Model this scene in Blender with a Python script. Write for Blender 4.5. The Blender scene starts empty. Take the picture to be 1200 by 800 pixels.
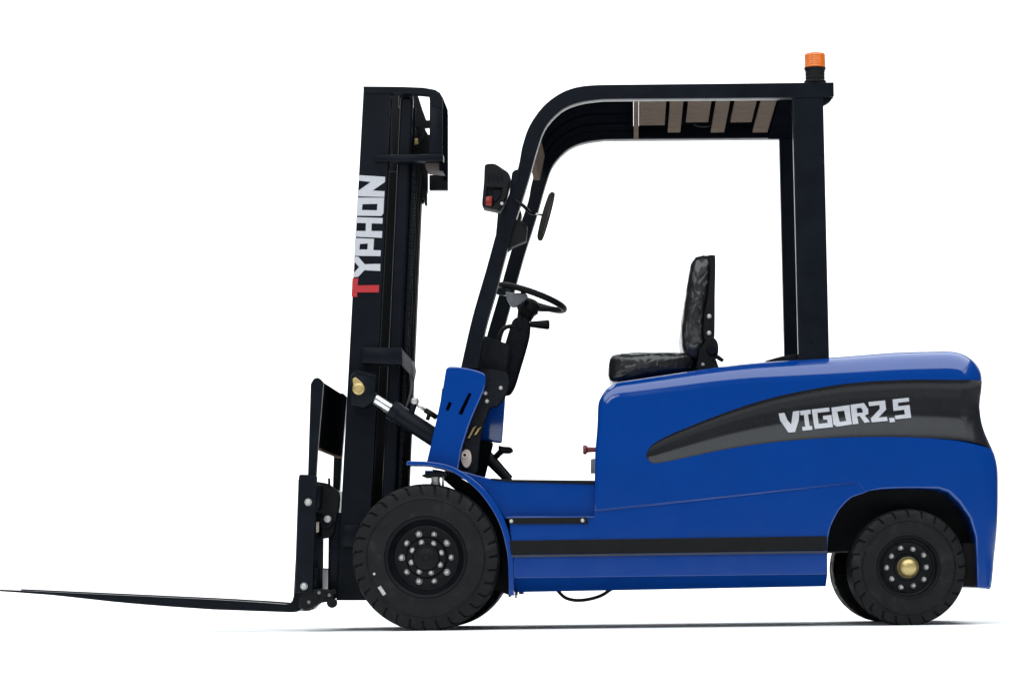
import bpy, bmesh, math, random
from mathutils import Vector, Matrix, noise
random.seed(4)

# ---------------------------------------------------------------- camera
D = 11.5                      # camera to the near side of the truck (m)
CZ = 0.185                    # camera height (m)
ROLL = 0.0113                 # the photograph is tilted a little
sc = bpy.context.scene
cam = bpy.data.cameras.new('camera')
cam.sensor_width = 36.0
cam.lens = 36.0 * D / 4.0
cam.shift_x = -145 / 1200
cam.shift_y = 280 / 1200
cam.clip_end = 300
camo = bpy.data.objects.new('camera', cam)
sc.collection.objects.link(camo)
camo.location = (0, -D, CZ)
camo.rotation_euler = (math.pi / 2, ROLL, 0)
sc.camera = camo

# ---------------------------------------------------------------- light
world = bpy.data.worlds.new('World')
sc.world = world
world.use_nodes = True
bg = world.node_tree.nodes['Background']
bg.inputs[0].default_value = (0.90, 0.95, 1.0, 1)
bg.inputs[1].default_value = 0.05


def area(name, loc, target, sx, sy, power, col=(1, 1, 1)):
    l = bpy.data.lights.new(name, 'AREA')
    l.shape = 'RECTANGLE'
    l.size, l.size_y = sx, sy
    l.energy = power
    l.color = col
    o = bpy.data.objects.new(name, l)
    sc.collection.objects.link(o)
    o.location = loc
    o.rotation_euler = (Vector(target) - Vector(loc)).to_track_quat('-Z', 'Y').to_euler()
    return o


area('added_sky_lamp', (-0.5, -1.0, 7.5), (-0.5, -0.9, 0), 15, 17, 2750, (0.90, 0.965, 1.0))  # unseen lamp added overhead, standing in for soft sky light
area('added_backdrop_lamp', (-1.0, 8.0, 8.5), (-1.0, 14.0, 2.5), 20, 3, 1700)  # unseen lamp added to whiten the backdrop
area('added_front_lamp', (-3.5, -14.0, 6.5), (-0.5, 0, 0.6), 5, 3, 200, (1.0, 0.985, 0.96))  # unseen lamp added to fill the near side
sc.view_settings.view_transform = 'Standard'
sc.view_settings.look = 'None'
sc.view_settings.exposure = 0
sc.view_settings.gamma = 1


# ---------------------------------------------------------------- measuring
def U(x, y, Y=0.0):
    """point of the place at depth Y that the photograph shows at (x, y)"""
    dx, dy = x - 745, 680 - y
    c, s = math.cos(ROLL), math.sin(ROLL)
    rx, ry = dx * c + dy * s, -dx * s + dy * c
    k = (D + Y) / D / 300
    return Vector((rx * k, Y, CZ + ry * k))


YC = 0.56


def mir(y):
    return 2 * YC - y


# ---------------------------------------------------------------- materials
def mat(name, col, rough=0.4, metal=0.0, coat=0.0, var=0.12, scale=9.0, bump=0.0, bscale=120.0,
        spec=0.5, rvar=0.12, spots=None):
    m = bpy.data.materials.new(name)
    m.use_nodes = True
    nt = m.node_tree
    N, L = nt.nodes, nt.links
    p = N['Principled BSDF']
    p.inputs['Metallic'].default_value = metal
    p.inputs['Coat Weight'].default_value = coat
    p.inputs['Coat Roughness'].default_value = 0.12
    p.inputs['Specular IOR Level'].default_value = spec
    tc = N.new('ShaderNodeTexCoord')
    n1 = N.new('ShaderNodeTexNoise')
    n1.inputs['Scale'].default_value = scale
    n1.inputs['Detail'].default_value = 7
    n1.inputs['Roughness'].default_value = 0.65
    L.new(tc.outputs['Object'], n1.inputs['Vector'])
    cr = N.new('ShaderNodeValToRGB')
    cr.color_ramp.elements[0].position = 0.3
    cr.color_ramp.elements[1].position = 0.7
    lo = [c * (1 - var) for c in col]
    hi = [min(1, c * (1 + var)) for c in col]
    cr.color_ramp.elements[0].color = (*lo, 1)
    cr.color_ramp.elements[1].color = (*hi, 1)
    L.new(n1.outputs['Fac'], cr.inputs['Fac'])
    out = cr.outputs['Color']
    if spots:
        n3 = N.new('ShaderNodeTexNoise')
        n3.inputs['Scale'].default_value = spots[1]
        n3.inputs['Detail'].default_value = 9
        n3.inputs['Roughness'].default_value = 0.75
        L.new(tc.outputs['Object'], n3.inputs['Vector'])
        r3 = N.new('ShaderNodeValToRGB')
        r3.color_ramp.elements[0].position = spots[2]
        r3.color_ramp.elements[1].position = min(1, spots[2] + 0.14)
        L.new(n3.outputs['Fac'], r3.inputs['Fac'])
        mx = N.new('ShaderNodeMix')
        mx.data_type = 'RGBA'
        L.new(r3.outputs['Color'], mx.inputs[0])
        L.new(out, mx.inputs[6])
        mx.inputs[7].default_value = (*spots[0], 1)
        out = mx.outputs[2]
    L.new(out, p.inputs['Base Color'])
    mr = N.new('ShaderNodeMapRange')
    mr.inputs['To Min'].default_value = max(0.03, rough - rvar)
    mr.inputs['To Max'].default_value = min(1, rough + rvar)
    n2 = N.new('ShaderNodeTexNoise')
    n2.inputs['Scale'].default_value = scale * 3.1
    n2.inputs['Detail'].default_value = 8
    L.new(tc.outputs['Object'], n2.inputs['Vector'])
    L.new(n2.outputs['Fac'], mr.inputs['Value'])
    L.new(mr.outputs['Result'], p.inputs['Roughness'])
    if bump:
        nb = N.new('ShaderNodeTexNoise')
        nb.inputs['Scale'].default_value = bscale
        nb.inputs['Detail'].default_value = 4
        L.new(tc.outputs['Object'], nb.inputs['Vector'])
        b = N.new('ShaderNodeBump')
        b.inputs['Strength'].default_value = bump
        b.inputs['Distance'].default_value = 0.004
        L.new(nb.outputs['Fac'], b.inputs['Height'])
        L.new(b.outputs['Normal'], p.inputs['Normal'])
    return m


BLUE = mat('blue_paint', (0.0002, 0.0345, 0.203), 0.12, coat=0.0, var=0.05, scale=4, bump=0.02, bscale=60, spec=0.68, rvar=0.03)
SHADE_BLUE = mat('shaded_blue_paint', (0.0004, 0.0285, 0.162), 0.7, var=0.12, scale=6, spec=0.03)  # body blue again, darker and duller: the sill's underside shade painted in
NAVY = mat('black_paint', (0.0058, 0.0074, 0.0106), 0.30, var=0.25, spec=0.07, rvar=0.07, scale=7, bump=0.05, bscale=90,
           spots=((0.016, 0.016, 0.017), 46, 0.68))
BLACK = mat('matt_black', (0.0036, 0.0039, 0.0046), 0.6, var=0.25, spec=0.16, bump=0.12, bscale=60)
RUBBER = mat('rubber', (0.0056, 0.0058, 0.0062), 0.62, var=0.3, spec=0.18, scale=14, bump=0.25, bscale=70,
             spots=((0.020, 0.019, 0.0175), 13, 0.55))
RIM = mat('rim_paint', (0.0040, 0.0047, 0.0062), 0.40, var=0.2, spec=0.14, spots=((0.02, 0.019, 0.017), 40, 0.66))
STEEL = mat('zinc_steel', (0.50, 0.49, 0.47), 0.42, metal=0.75, var=0.15, scale=60)
CHROME = mat('rod_steel', (0.72, 0.73, 0.75), 0.22, metal=0.9, var=0.05)
BRASS = mat('brass', (0.52, 0.40, 0.17), 0.38, metal=0.7, var=0.18, scale=40)
TAN = mat('ground_lit_brown', (0.130, 0.098, 0.076), 0.85, var=0.15, scale=20, bump=0.1, spec=0.0)  # brown light bounced off the ground, painted into the undersides
MOULD = mat('moulded_plastic', (0.0125, 0.0135, 0.0160), 0.8, var=0.2, scale=30, bump=0.15, bscale=220, spec=0.0)
MATT = mat('matt_underseal', (0.0032, 0.0038, 0.0055), 0.9, var=0.2, spec=0.0)
CHAR = mat('charcoal_film', (0.0115, 0.0115, 0.0135), 0.27, var=0.1, rvar=0.05, spec=0.24, scale=5, bump=0.06, bscale=120)
WHITE = mat('white_lettering', (0.43, 0.43, 0.46), 0.5, var=0.06, scale=60)
REDL = mat('red_lettering', (0.36, 0.008, 0.012), 0.5, var=0.08, scale=60)
REDP = mat('red_plastic', (0.13, 0.006, 0.009), 0.35, var=0.1)
LENS = mat('red_lens', (0.22, 0.018, 0.014), 0.25, var=0.3, scale=80)
GREY = mat('grey_plastic', (0.12, 0.125, 0.135), 0.45, var=0.2, scale=30)
PALE = mat('pale_cast_metal', (0.42, 0.35, 0.30), 0.55, metal=0.2, var=0.25, scale=50)
GLASS = mat('mirror_back', (0.020, 0.020, 0.017), 0.7, var=0.3, scale=40, spec=0.02)
LIP = mat('strip_edge', (0.035, 0.04, 0.055), 0.5, spec=0.2)
STICK = mat('sticker', (0.40, 0.40, 0.38), 0.6, var=0.2, scale=80)
FLOOR = mat('white_floor', (0.90, 0.90, 0.90), 0.75, var=0.01, spec=0.2)


def orange_mat():
    m = mat('orange_lens', (0.62, 0.135, 0.006), 0.2, var=0.12, scale=70, coat=0.4)
    p = m.node_tree.nodes['Principled BSDF']
    p.inputs['Subsurface Weight'].default_value = 0.4
    p.inputs['Subsurface Radius'].default_value = (0.03, 0.012, 0.004)
    p.inputs['Subsurface Scale'].default_value = 0.5
    return m


ORANGE = orange_mat()


def film_mat():
    """black vinyl under crumpled clear film"""
    m = bpy.data.materials.new('film_wrapped_vinyl')
    m.use_nodes = True
    nt = m.node_tree
    N, L = nt.nodes, nt.links
    p = N['Principled BSDF']
    tc = N.new('ShaderNodeTexCoord')
    mp = N.new('ShaderNodeMapping')
    mp.inputs['Rotation'].default_value = (0, 0.7, 0)
    mp.inputs['Scale'].default_value = (1.0, 1.0, 0.5)
    L.new(tc.outputs['Object'], mp.inputs['Vector'])
    n = N.new('ShaderNodeTexNoise')
    n.noise_type = 'RIDGED_MULTIFRACTAL'
    n.inputs['Scale'].default_value = 19
    n.inputs['Detail'].default_value = 8
    n.inputs['Distortion'].default_value = 1.6
    L.new(mp.outputs['Vector'], n.inputs['Vector'])
    v = N.new('ShaderNodeTexVoronoi')
    v.inputs['Scale'].default_value = 60
    L.new(mp.outputs['Vector'], v.inputs['Vector'])
    ad = N.new('ShaderNodeMath')
    ad.operation = 'MULTIPLY_ADD'
    ad.inputs[1].default_value = 0.25
    L.new(v.outputs['Distance'], ad.inputs[0])
    L.new(n.outputs['Fac'], ad.inputs[2])
    b = N.new('ShaderNodeBump')
    b.inputs['Strength'].default_value = 1.0
    b.inputs['Distance'].default_value = 0.0055
    L.new(ad.outputs[0], b.inputs['Height'])
    L.new(b.outputs['Normal'], p.inputs['Normal'])
    L.new(b.outputs['Normal'], p.inputs['Coat Normal'])
    cr = N.new('ShaderNodeValToRGB')
    cr.color_ramp.elements[0].position = 0.22
    cr.color_ramp.elements[1].position = 1.0
    cr.color_ramp.elements[0].color = (0.009, 0.009, 0.010, 1)
    cr.color_ramp.elements[1].color = (0.20, 0.20, 0.212, 1)  # pale ridges paint the film's crinkle highlights into the base colour
    L.new(n.outputs['Fac'], cr.inputs['Fac'])
    L.new(cr.outputs['Color'], p.inputs['Base Color'])
    p.inputs['Roughness'].default_value = 0.4
    p.inputs['Specular IOR Level'].default_value = 0.3
    p.inputs['Coat Weight'].default_value = 0.7
    p.inputs['Coat Roughness'].default_value = 0.2
    return m


FILM = film_mat()

# ---------------------------------------------------------------- objects
WL = {}


def flat_caps(bm):
    for f in bm.faces:
        if len(f.verts) > 6 or f.calc_area() > 0.05:
            f.smooth = False


def finish(bm, smooth=35):
    bmesh.ops.remove_doubles(bm, verts=bm.verts, dist=1e-6)
    bmesh.ops.recalc_face_normals(bm, faces=bm.faces)
    for f in bm.faces:
        f.smooth = True
    for e in bm.edges:
        if len(e.link_faces) == 2:
            e.smooth = e.calc_face_angle(0) < math.radians(smooth)
    flat_caps(bm)


def obj(name, bm, m, parent=None, loc=None, smooth=35):
    finish(bm, smooth)
    n = len(bm.verts)
    c = Vector(loc) if loc is not None else sum((v.co for v in bm.verts), Vector()) / n
    for v in bm.verts:
        v.co -= c
    me = bpy.data.meshes.new(name)
    bm.to_mesh(me)
    bm.free()
    me.materials.append(m)
    o = bpy.data.objects.new(name, me)
    sc.collection.objects.link(o)
    if parent:
        o.parent = parent
        o.location = c - WL[parent.name]
    else:
        o.location = c
    WL[o.name] = c
    return o


def repeat(o, parent, at):
    """another object sharing o's mesh, at the world point"""
    c = o.copy()
    sc.collection.objects.link(c)
    c.parent = parent
    c.location = Vector(at) - WL[parent.name]
    WL[c.name] = Vector(at)
    return c


def bevel(bm, w, seg=2, ang=35):
    if w <= 0:
        return
    bmesh.ops.recalc_face_normals(bm, faces=bm.faces)
    es = [e for e in bm.edges if len(e.link_faces) == 2 and e.calc_face_angle(0) > math.radians(ang)]
    bmesh.ops.bevel(bm, geom=es, offset=w, offset_type='OFFSET', segments=seg, affect='EDGES',
                    clamp_overlap=True, profile=0.5)


def add_prism(bm, pts3, y0, y1):
    """pts3: points whose X and Z make the outline, swept from y0 to y1"""
    a = [bm.verts.new((p.x, y0, p.z)) for p in pts3]
    b = [bm.verts.new((p.x, y1, p.z)) for p in pts3]
    bm.faces.new(a)
    bm.faces.new(b[::-1])
    n = len(a)
    for i in range(n):
        j = (i + 1) % n
        bm.faces.new((a[i], b[i], b[j], a[j]))


def prism_bm(px, y0, y1, bw=0.004, meas=None, seg=2):
    meas = y0 if meas is None else meas
    bm = bmesh.new()
    add_prism(bm, [U(x, y, meas) for x, y in px], y0, y1)
    bevel(bm, bw, seg)
    return bm


def prism(name, px, y0, y1, m, parent, bw=0.004, meas=None, seg=2):
    return obj(name, prism_bm(px, y0, y1, bw, meas, seg), m, parent)


def add_tube(bm, pts, r, n=10, caps=True):
    pts = [Vector(p) for p in pts]
    rr = r if isinstance(r, (list, tuple)) else [r] * len(pts)
    t0 = (pts[1] - pts[0]).normalized()
    ref = Vector((0, 1, 0)) if abs(t0.y) < 0.9 else Vector((1, 0, 0))
    u = t0.cross(ref).normalized()
    rings = []
    for i, p in enumerate(pts):
        if i == 0:
            t = t0
        elif i == len(pts) - 1:
            t = (pts[i] - pts[i - 1]).normalized()
        else:
            t = ((pts[i + 1] - p).normalized() + (p - pts[i - 1]).normalized())
            t = t.normalized() if t.length > 1e-6 else (pts[i + 1] - p).normalized()
        u = (u - t * u.dot(t)).normalized()
        w = t.cross(u)
        rings.append([bm.verts.new(p + (u * math.cos(a) + w * math.sin(a)) * rr[i])
                      for a in [2 * math.pi * k / n for k in range(n)]])
    for a, b in zip(rings, rings[1:]):
        for k in range(n):
            j = (k + 1) % n
            bm.faces.new((a[k], a[j], b[j], b[k]))
    if caps:
        bm.faces.new(rings[0][::-1])
        bm.faces.new(rings[-1])


def tube(name, pts, r, m, parent, n=10):
    bm = bmesh.new()
    add_tube(bm, pts, r, n)
    return obj(name, bm, m, parent)


def smooth_path(pts, k=6):
    out = []
    P = [pts[0]] + list(pts) + [pts[-1]]
    for i in range(1, len(P) - 2):
        a, b, c, d = [Vector(q) for q in P[i - 1:i + 3]]
        for s in range(k):
            t = s / k
            out.append(0.5 * ((2 * b) + (c - a) * t + (2 * a - 5 * b + 4 * c - d) * t * t +
                              (3 * b - a - 3 * c + d) * t ** 3))
    out.append(Vector(P[-2]))
    return out


def smooth_px(pts, k=4):
    return [(p.x, p.y) for p in smooth_path([Vector((x, y, 0)) for x, y in pts], k)]


def add_lathe(bm, prof, centre, axis=(0, 1, 0), n=48):
    """prof: (radius, distance along axis) pairs"""
    ax = Vector(axis).normalized()
    ref = Vector((0, 0, 1)) if abs(ax.z) < 0.9 else Vector((1, 0, 0))
    u = ax.cross(ref).normalized()
    w = ax.cross(u)
    c = Vector(centre)
    rings = []
    for r, h in prof:
        if r < 1e-6:
            rings.append([bm.verts.new(c + ax * h)])
        else:
            rings.append([bm.verts.new(c + ax * h + (u * math.cos(2 * math.pi * k / n) + w * math.sin(2 * math.pi * k / n)) * r)
                          for k in range(n)])
    for a, b in zip(rings, rings[1:]):
        for k in range(n):
            j = (k + 1) % n
            if len(a) == 1 and len(b) == 1:
                continue
            if len(a) == 1:
                bm.faces.new((a[0], b[j], b[k]))
            elif len(b) == 1:
                bm.faces.new((a[k], a[j], b[0]))
            else:
                bm.faces.new((a[k], a[j], b[j], b[k]))


def lathe(name, prof, centre, m, parent, axis=(0, 1, 0), n=48):
    bm = bmesh.new()
    add_lathe(bm, prof, centre, axis, n)
    return obj(name, bm, m, parent)


def box_bm(lo, hi, bw=0.004, seg=2):
    bm = bmesh.new()
    P = [Vector((lo[0], 0, lo[2])), Vector((hi[0], 0, lo[2])), Vector((hi[0], 0, hi[2])), Vector((lo[0], 0, hi[2]))]
    add_prism(bm, P, lo[1], hi[1])
    bevel(bm, bw, seg)
    return bm


def bolt_bm(c, r, h, n=6):
    """a hex head with a round washer, facing -Y, its base at c"""
    bm = bmesh.new()
    c = Vector(c)
    add_lathe(bm, [(r * 1.25, 0.001), (r * 1.25, -h * 0.22), (r * 1.1, -h * 0.25)], c, (0, 1, 0), 12)
    add_lathe(bm, [(r, -h * 0.2), (r, -h * 0.85), (r * 0.8, -h), (0, -h)], c, (0, 1, 0), n)
    return bm


def bolts(name, places, r, h, parent, m=STEEL, n=6):
    """places: world points on the surface"""
    first = None
    for p in places:
        if first is None:
            first = obj(name, bolt_bm(p, r, h, n), m, parent, loc=p)
        else:
            repeat(first, parent, p)


# rounded side: outline with its own edge radius at every point
def inset_normals(P):
    n = len(P)
    area2 = sum(P[i].x * P[(i + 1) % n].z - P[(i + 1) % n].x * P[i].z for i in range(n))
    sg = 1 if area2 > 0 else -1
    out = []
    for i in range(n):
        a, b, c = P[i - 1], P[i], P[(i + 1) % n]
        d1 = Vector((b.x - a.x, 0, b.z - a.z)).normalized()
        d2 = Vector((c.x - b.x, 0, c.z - b.z)).normalized()
        n1 = Vector((-d1.z, 0, d1.x)) * sg
        n2 = Vector((-d2.z, 0, d2.x)) * sg
        m = n1 + n2
        m = m / max(0.35, m.dot(n1)) if m.length > 1e-6 else n1
        out.append(m)
    return out


def rounded_body_bm(pxr, y0, y1, seg=7, meas=0.0):
    """pxr: (x, y, radius in m) outline; both sides get the rounding"""
    P = [U(x, y, meas) for x, y, r in pxr]
    R = [r for x, y, r in pxr]
    nn = inset_normals(P)
    bm = bmesh.new()
    rings = []
    for side in (0, 1):
        rr = []
        for k in range(seg + 1):
            a = math.pi / 2 * k / seg            # 0: side face, 90 deg: full outline
            ring = []
            for p, r, nv in zip(P, R, nn):
                q = p + nv * (r * (1 - math.sin(a)))
                dy = r * (1 - math.cos(a))
                ring.append(bm.verts.new((q.x, y0 + dy if side == 0 else y1 - dy, q.z)))
            rr.append(ring)
        rings.append(rr)
    order = rings[0] + rings[1][::-1]
    n = len(P)
    for a, b in zip(order, order[1:]):
        for i in range(n):
            j = (i + 1) % n
            bm.faces.new((a[i], a[j], b[j], b[i]))
    bm.faces.new(order[0][::-1])
    bm.faces.new(order[-1])
    return bm


def cut(o, cutters):
    """take the cutter volumes out of o for good"""
    tmp = []
    for cb in cutters:
        bmesh.ops.recalc_face_normals(cb, faces=cb.faces)
        me = bpy.data.meshes.new('cut')
        cb.to_mesh(me)
        cb.free()
        co = bpy.data.objects.new('cut', me)
        sc.collection.objects.link(co)
        md = o.modifiers.new('cut', 'BOOLEAN')
        md.operation = 'DIFFERENCE'
        md.solver = 'EXACT'
        md.object = co
        tmp.append((co, me))
    bpy.context.view_layer.update()
    dg = bpy.context.evaluated_depsgraph_get()
    me = bpy.data.meshes.new_from_object(o.evaluated_get(dg))
    o.modifiers.clear()
    old = o.data
    o.data = me
    bpy.data.meshes.remove(old)
    for co, cm in tmp:
        bpy.data.objects.remove(co)
        bpy.data.meshes.remove(cm)
    bm = bmesh.new()
    bm.from_mesh(me)
    for f in bm.faces:
        f.smooth = True
    for e in bm.edges:
        if len(e.link_faces) == 2:
            e.smooth = e.calc_face_angle(0) < math.radians(35)
    flat_caps(bm)
    bm.to_mesh(me)
    bm.free()


def pad_bm(px, y0, y1, meas, edge=0.07, power=2.6, amp=0.006, freq=9.0, rings=16):
    """a stuffed cushion: outline swelling across its width, with crumpled skin"""
    P = [U(x, y, meas) for x, y in smooth_px(px + [px[0]], 4)[:-1]]
    c = sum(P, Vector()) / len(P)
    bm = bmesh.new()
    half = (y1 - y0) / 2
    ym = (y0 + y1) / 2
    order = []
    J = rings
    for k in range(2 * J + 1):
        t = -1 + k / J                        # -1 .. 1
        a = abs(t)
        # in the middle full size, closing round the ends
        body = 1 - edge / half
        if a < 0.45:
            f, yy = 1.0, a / 0.45 * body
        else:
            th = (a - 0.45) / 0.55 * math.pi / 2
            f = math.cos(th) ** (2 / power)
            yy = body + (1 - body) * math.sin(th) ** (2 / power)
        f = max(f, 0.02)
        ring = [bm.verts.new((c.x + (p.x - c.x) * f, ym + math.copysign(yy * half, t) if t else ym, c.z + (p.z - c.z) * f)) for p in P]
        order.append(ring)
    n = len(P)
    for a, b in zip(order, order[1:]):
        for i in range(n):
            j = (i + 1) % n
            bm.faces.new((a[i], a[j], b[j], b[i]))
    bm.faces.new(order[0][::-1])
    bm.faces.new(order[-1])
    bmesh.ops.recalc_face_normals(bm, faces=bm.faces)
    bm.normal_update()
    for v in bm.verts:
        q = v.co * freq
        d = noise.noise(q) * 0.6 + noise.noise(q * 2.3 + Vector((3, 1, 7))) * 0.4
        r = 1 - abs(noise.noise(Vector((q.x * 1.2 + q.z, q.y * 1.6, q.z * 1.6 - q.x)) * 1.3))
        v.co += v.normal * (amp * d + amp * 0.9 * (r ** 3 - 0.4))
    return bm


# ================================================================ the setting
bm = bmesh.new()
v = [bm.verts.new(p) for p in ((-22, -16, 0), (20, -16, 0), (20, 12, 0), (-22, 12, 0))]
bm.faces.new(v)
o = obj('floor', bm, FLOOR)
o['kind'] = 'structure'
o['label'] = 'plain white studio floor'
bm = bmesh.new()
prof = [(12 + 4 * math.sin(a), 4 - 4 * math.cos(a)) for a in [math.pi / 2 * k / 16 for k in range(17)]] + [(16, 12)]
va = [bm.verts.new((-22, y, z)) for y, z in prof]
vb = [bm.verts.new((20, y, z)) for y, z in prof]
for i in range(len(prof) - 1):
    bm.faces.new((va[i], vb[i], vb[i + 1], va[i + 1]))
o = obj('backdrop', bm, FLOOR)
o['kind'] = 'structure'
o['label'] = 'plain white backdrop sweeping up behind the truck'

# ================================================================ the truck
T = bpy.data.objects.new('forklift', None)
sc.collection.objects.link(T)
T.location = (U(780, 735).x, YC, 0)
WL[T.name] = Vector(T.location)
T['label'] = 'blue electric forklift with black mast, forks and overhead guard on a white floor'
T['category'] = 'forklift'

YS = -0.06                    # near side of the bodywork
YF = mir(YS)

# ---- hood and counterweight in one blue shell
hood = [(697, 598.6, .002), (697, 560, .02), (697.5, 532, .025), (700, 500, .03), (701, 475, .035), (704, 466, .04), (710, 456.5, .05),
        (717, 451, .058), (725, 447.5, .064), (740, 445, .068), (780, 439, .072), (835, 430.5, .078), (880, 425, .084), (930, 421, .09), (992, 416.5, .095),
        (1049, 412, .1), (1095, 410.6, .1), (1113, 410.5, .1), (1124, 412, .1), (1133, 415.5, .1), (1142, 422, .1), (1148, 430, .095),
        (1151, 438, .09), (1151.4, 446, .085), (1150.5, 458, .08), (1149, 468, .078), (1148.4, 476, .075), (1150, 492, .07), (1154, 506, .07), (1161, 522, .07),
        (1166, 533, .07), (1169, 548, .065), (1169.5, 566, .06), (1169, 600, .055), (1167, 630, .05), (1164, 655, .04), (1160, 687.5, .02), (1153, 688.5, .004),
        (1143.5, 688, .004), (1142.5, 655, .006), (1141, 629, .008), (1134, 607, .01), (1121, 589, .012), (1109, 577.5, .012), (1098, 573.5, .01), (1075, 572.3, .006), (1051, 572.5, .006),
        (1030, 573.6, .006), (1012, 576.2, .001), (1004, 565.0, .0008)]
# refine the rounded stretch at the tail
dense = smooth_path([Vector((x, y, r * 1000)) for x, y, r in hood[:38]], 3)
hd = [(p.x, p.y, max(.003, p.z / 1000)) for p in dense] + hood[38:]
HOOD = obj('hood', rounded_body_bm(hd, YS, YF), BLUE, T)

up = smooth_px([(757, 534), (762, 524), (775, 515), (800, 503.5), (850, 484), (900, 468), (950, 457), (1000, 449.5), (1060, 446), (1110, 446), (1140, 446.2), (1175, 446.5)], 5)
lo = smooth_px([(757, 536), (764, 543), (777, 542), (800, 537.5), (850, 527), (900, 519.5), (950, 515), (1000, 513), (1060, 513), (1110, 516), (1140, 521), (1175, 530)], 5)
GD = 0.05
cut(HOOD, [prism_bm(up + lo[::-1], YS - 0.2, YS + GD + .003, 0, meas=0.0),
           prism_bm(up + lo[::-1], mir(YS + GD + .003), mir(YS - 0.2), 0, meas=0.0)])

# the silhouette of the tail, for the groove that runs out round the corner
tail = [(446, 1151.4), (458, 1150.5), (468, 1149), (476, 1148.4), (492, 1150), (506, 1154), (522, 1161), (533, 1166)]


def tail_x(y):
    for (ya, xa), (yb, xb) in zip(tail, tail[1:]):
        if ya <= y <= yb:
            return xa + (xb - xa) * (y - ya) / (yb - ya)
    return tail[0][1] if y < tail[0][0] else tail[-1][1]


def skin_y(x, y, r=0.078):
    d = (tail_x(y) - x) / 300
    if d >= r:
        return YS
    d = max(d, 0.0)
    return YS + r - math.sqrt(max(0, r * r - (r - d) ** 2))


GP = [(0.0, 0.0), (0.015, 0.010), (0.045, 0.024), (0.1, 0.031), (0.3, 0.034), (0.56, 0.034), (0.62, 0.032), (0.70, 0.025), (0.85, 0.011), (0.97, 0.001), (1.0, 0.0)]


def groove_depth(t, w):
    """depth of the groove at t (0 upper edge .. 1 lower edge) where it is w pixels high"""
    for (ta, da), (tb, db) in zip(GP, GP[1:]):
        if ta <= t <= tb:
            return (da + (db - da) * (t - ta) / (tb - ta)) * min(1, w / 55)
    return 0.0


def lerp_edge(edge, x):
    for (xa, ya), (xb, yb) in zip(edge, edge[1:]):
        if xa <= x <= xb and xb > xa:
            return ya + (yb - ya) * (x - xa) / (xb - xa)
    return edge[0][1] if x < edge[0][0] else edge[-1][1]


def groove_y(x, y):
    a, b = lerp_edge(up, x), lerp_edge(lo, x)
    t = 0.5 if b - a < 1 else min(1, max(0, (y - a) / (b - a)))
    return skin_y(x, y) + groove_depth(t, b - a)


for far in (False, True):
    bm = bmesh.new()
    xs = [757 + 4 * (i / 8) for i in range(8)] + [761 + 3 * i for i in range(20)] + [821 + 8 * i for i in range(32)] + [1077 + 2 * i for i in range(48)]
    ts = [i / 24 for i in range(25)]
    cols = []
    for x in xs:
        a, b = lerp_edge(up, x), lerp_edge(lo, x)
        col = []
        for t in ts:
            y = a + (b - a) * t
            xe = tail_x(y)
            xx = min(x, xe - 0.3)
            # keep the tail columns snug against the silhouette
            if x > 1077:
                f = (x - 1077) / (xs[-1] - 1077)
                xx = 1077 + (xe - 0.2 - 1077) * (1 - (1 - f) ** 1.7)
            Yg = skin_y(xx, y) + groove_depth(t, b - a) * (1 if xx < xe - 24 else max(0.0, (xe - xx) / 24))
            p = U(xx, y, 0.0)
            col.append(bm.verts.new((p.x, mir(Yg) if far else Yg, p.z)))
        cols.append(col)
    for a, b in zip(cols, cols[1:]):
        for i in range(len(ts) - 1):
            bm.faces.new((a[i], a[i + 1], b[i + 1], b[i]))
    g = obj('side_groove', bm, CHAR, T, smooth=60)
    if not far:
        GROOVE = g


def glyphs(name, polys, scale, ox, oy, mapfn, m, parent, thick=0.0015, cuts=0):
    """flat letters: polygons in enlarged-photo coordinates, laid on a surface"""
    bm = bmesh.new()
    for poly in polys:
        pts = []
        q = [(ox + x / scale, oy + y / scale) for x, y in poly]
        for i in range(len(q)):
            (xa, ya), (xb, yb) = q[i], q[(i + 1) % len(q)]
            for s in range(cuts + 1):
                t = s / (cuts + 1)
                pts.append((xa + (xb - xa) * t, ya + (yb - ya) * t))
        f = []
        for x, y in pts:
            f.append(bm.verts.new((x, 0, -y)))
        bm.faces.new(f)
    bm.normal_update()
    bmesh.ops.triangulate(bm, faces=bm.faces)
    if cuts:
        for _ in range(2):
            bmesh.ops.subdivide_edges(bm, edges=[e for e in bm.edges if e.calc_length() > 3.0], cuts=1, use_grid_fill=False)
            bmesh.ops.triangulate(bm, faces=bm.faces)
    for v in bm.verts:
        v.co = mapfn(v.co.x, -v.co.z)
    bmesh.ops.recalc_face_normals(bm, faces=bm.faces)
    if sum(f.normal.y for f in bm.faces) > 0:
        bmesh.ops.reverse_faces(bm, faces=bm.faces)
    me = bpy.data.meshes.new(name)
    c = sum((v.co for v in bm.verts), Vector()) / len(bm.verts)
    for v in bm.verts:
        v.co -= c
    bm.to_mesh(me)
    bm.free()
    me.materials.append(m)
    o = bpy.data.objects.new(name, me)
    sc.collection.objects.link(o)
    o.parent = parent
    o.location = c - WL[parent.name]
    WL[o.name] = c
    return o


def on_groove(x, y):
    p = U(x, y, 0.0)
    return Vector((p.x, groove_y(x, y) - 0.0025, p.z))


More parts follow.
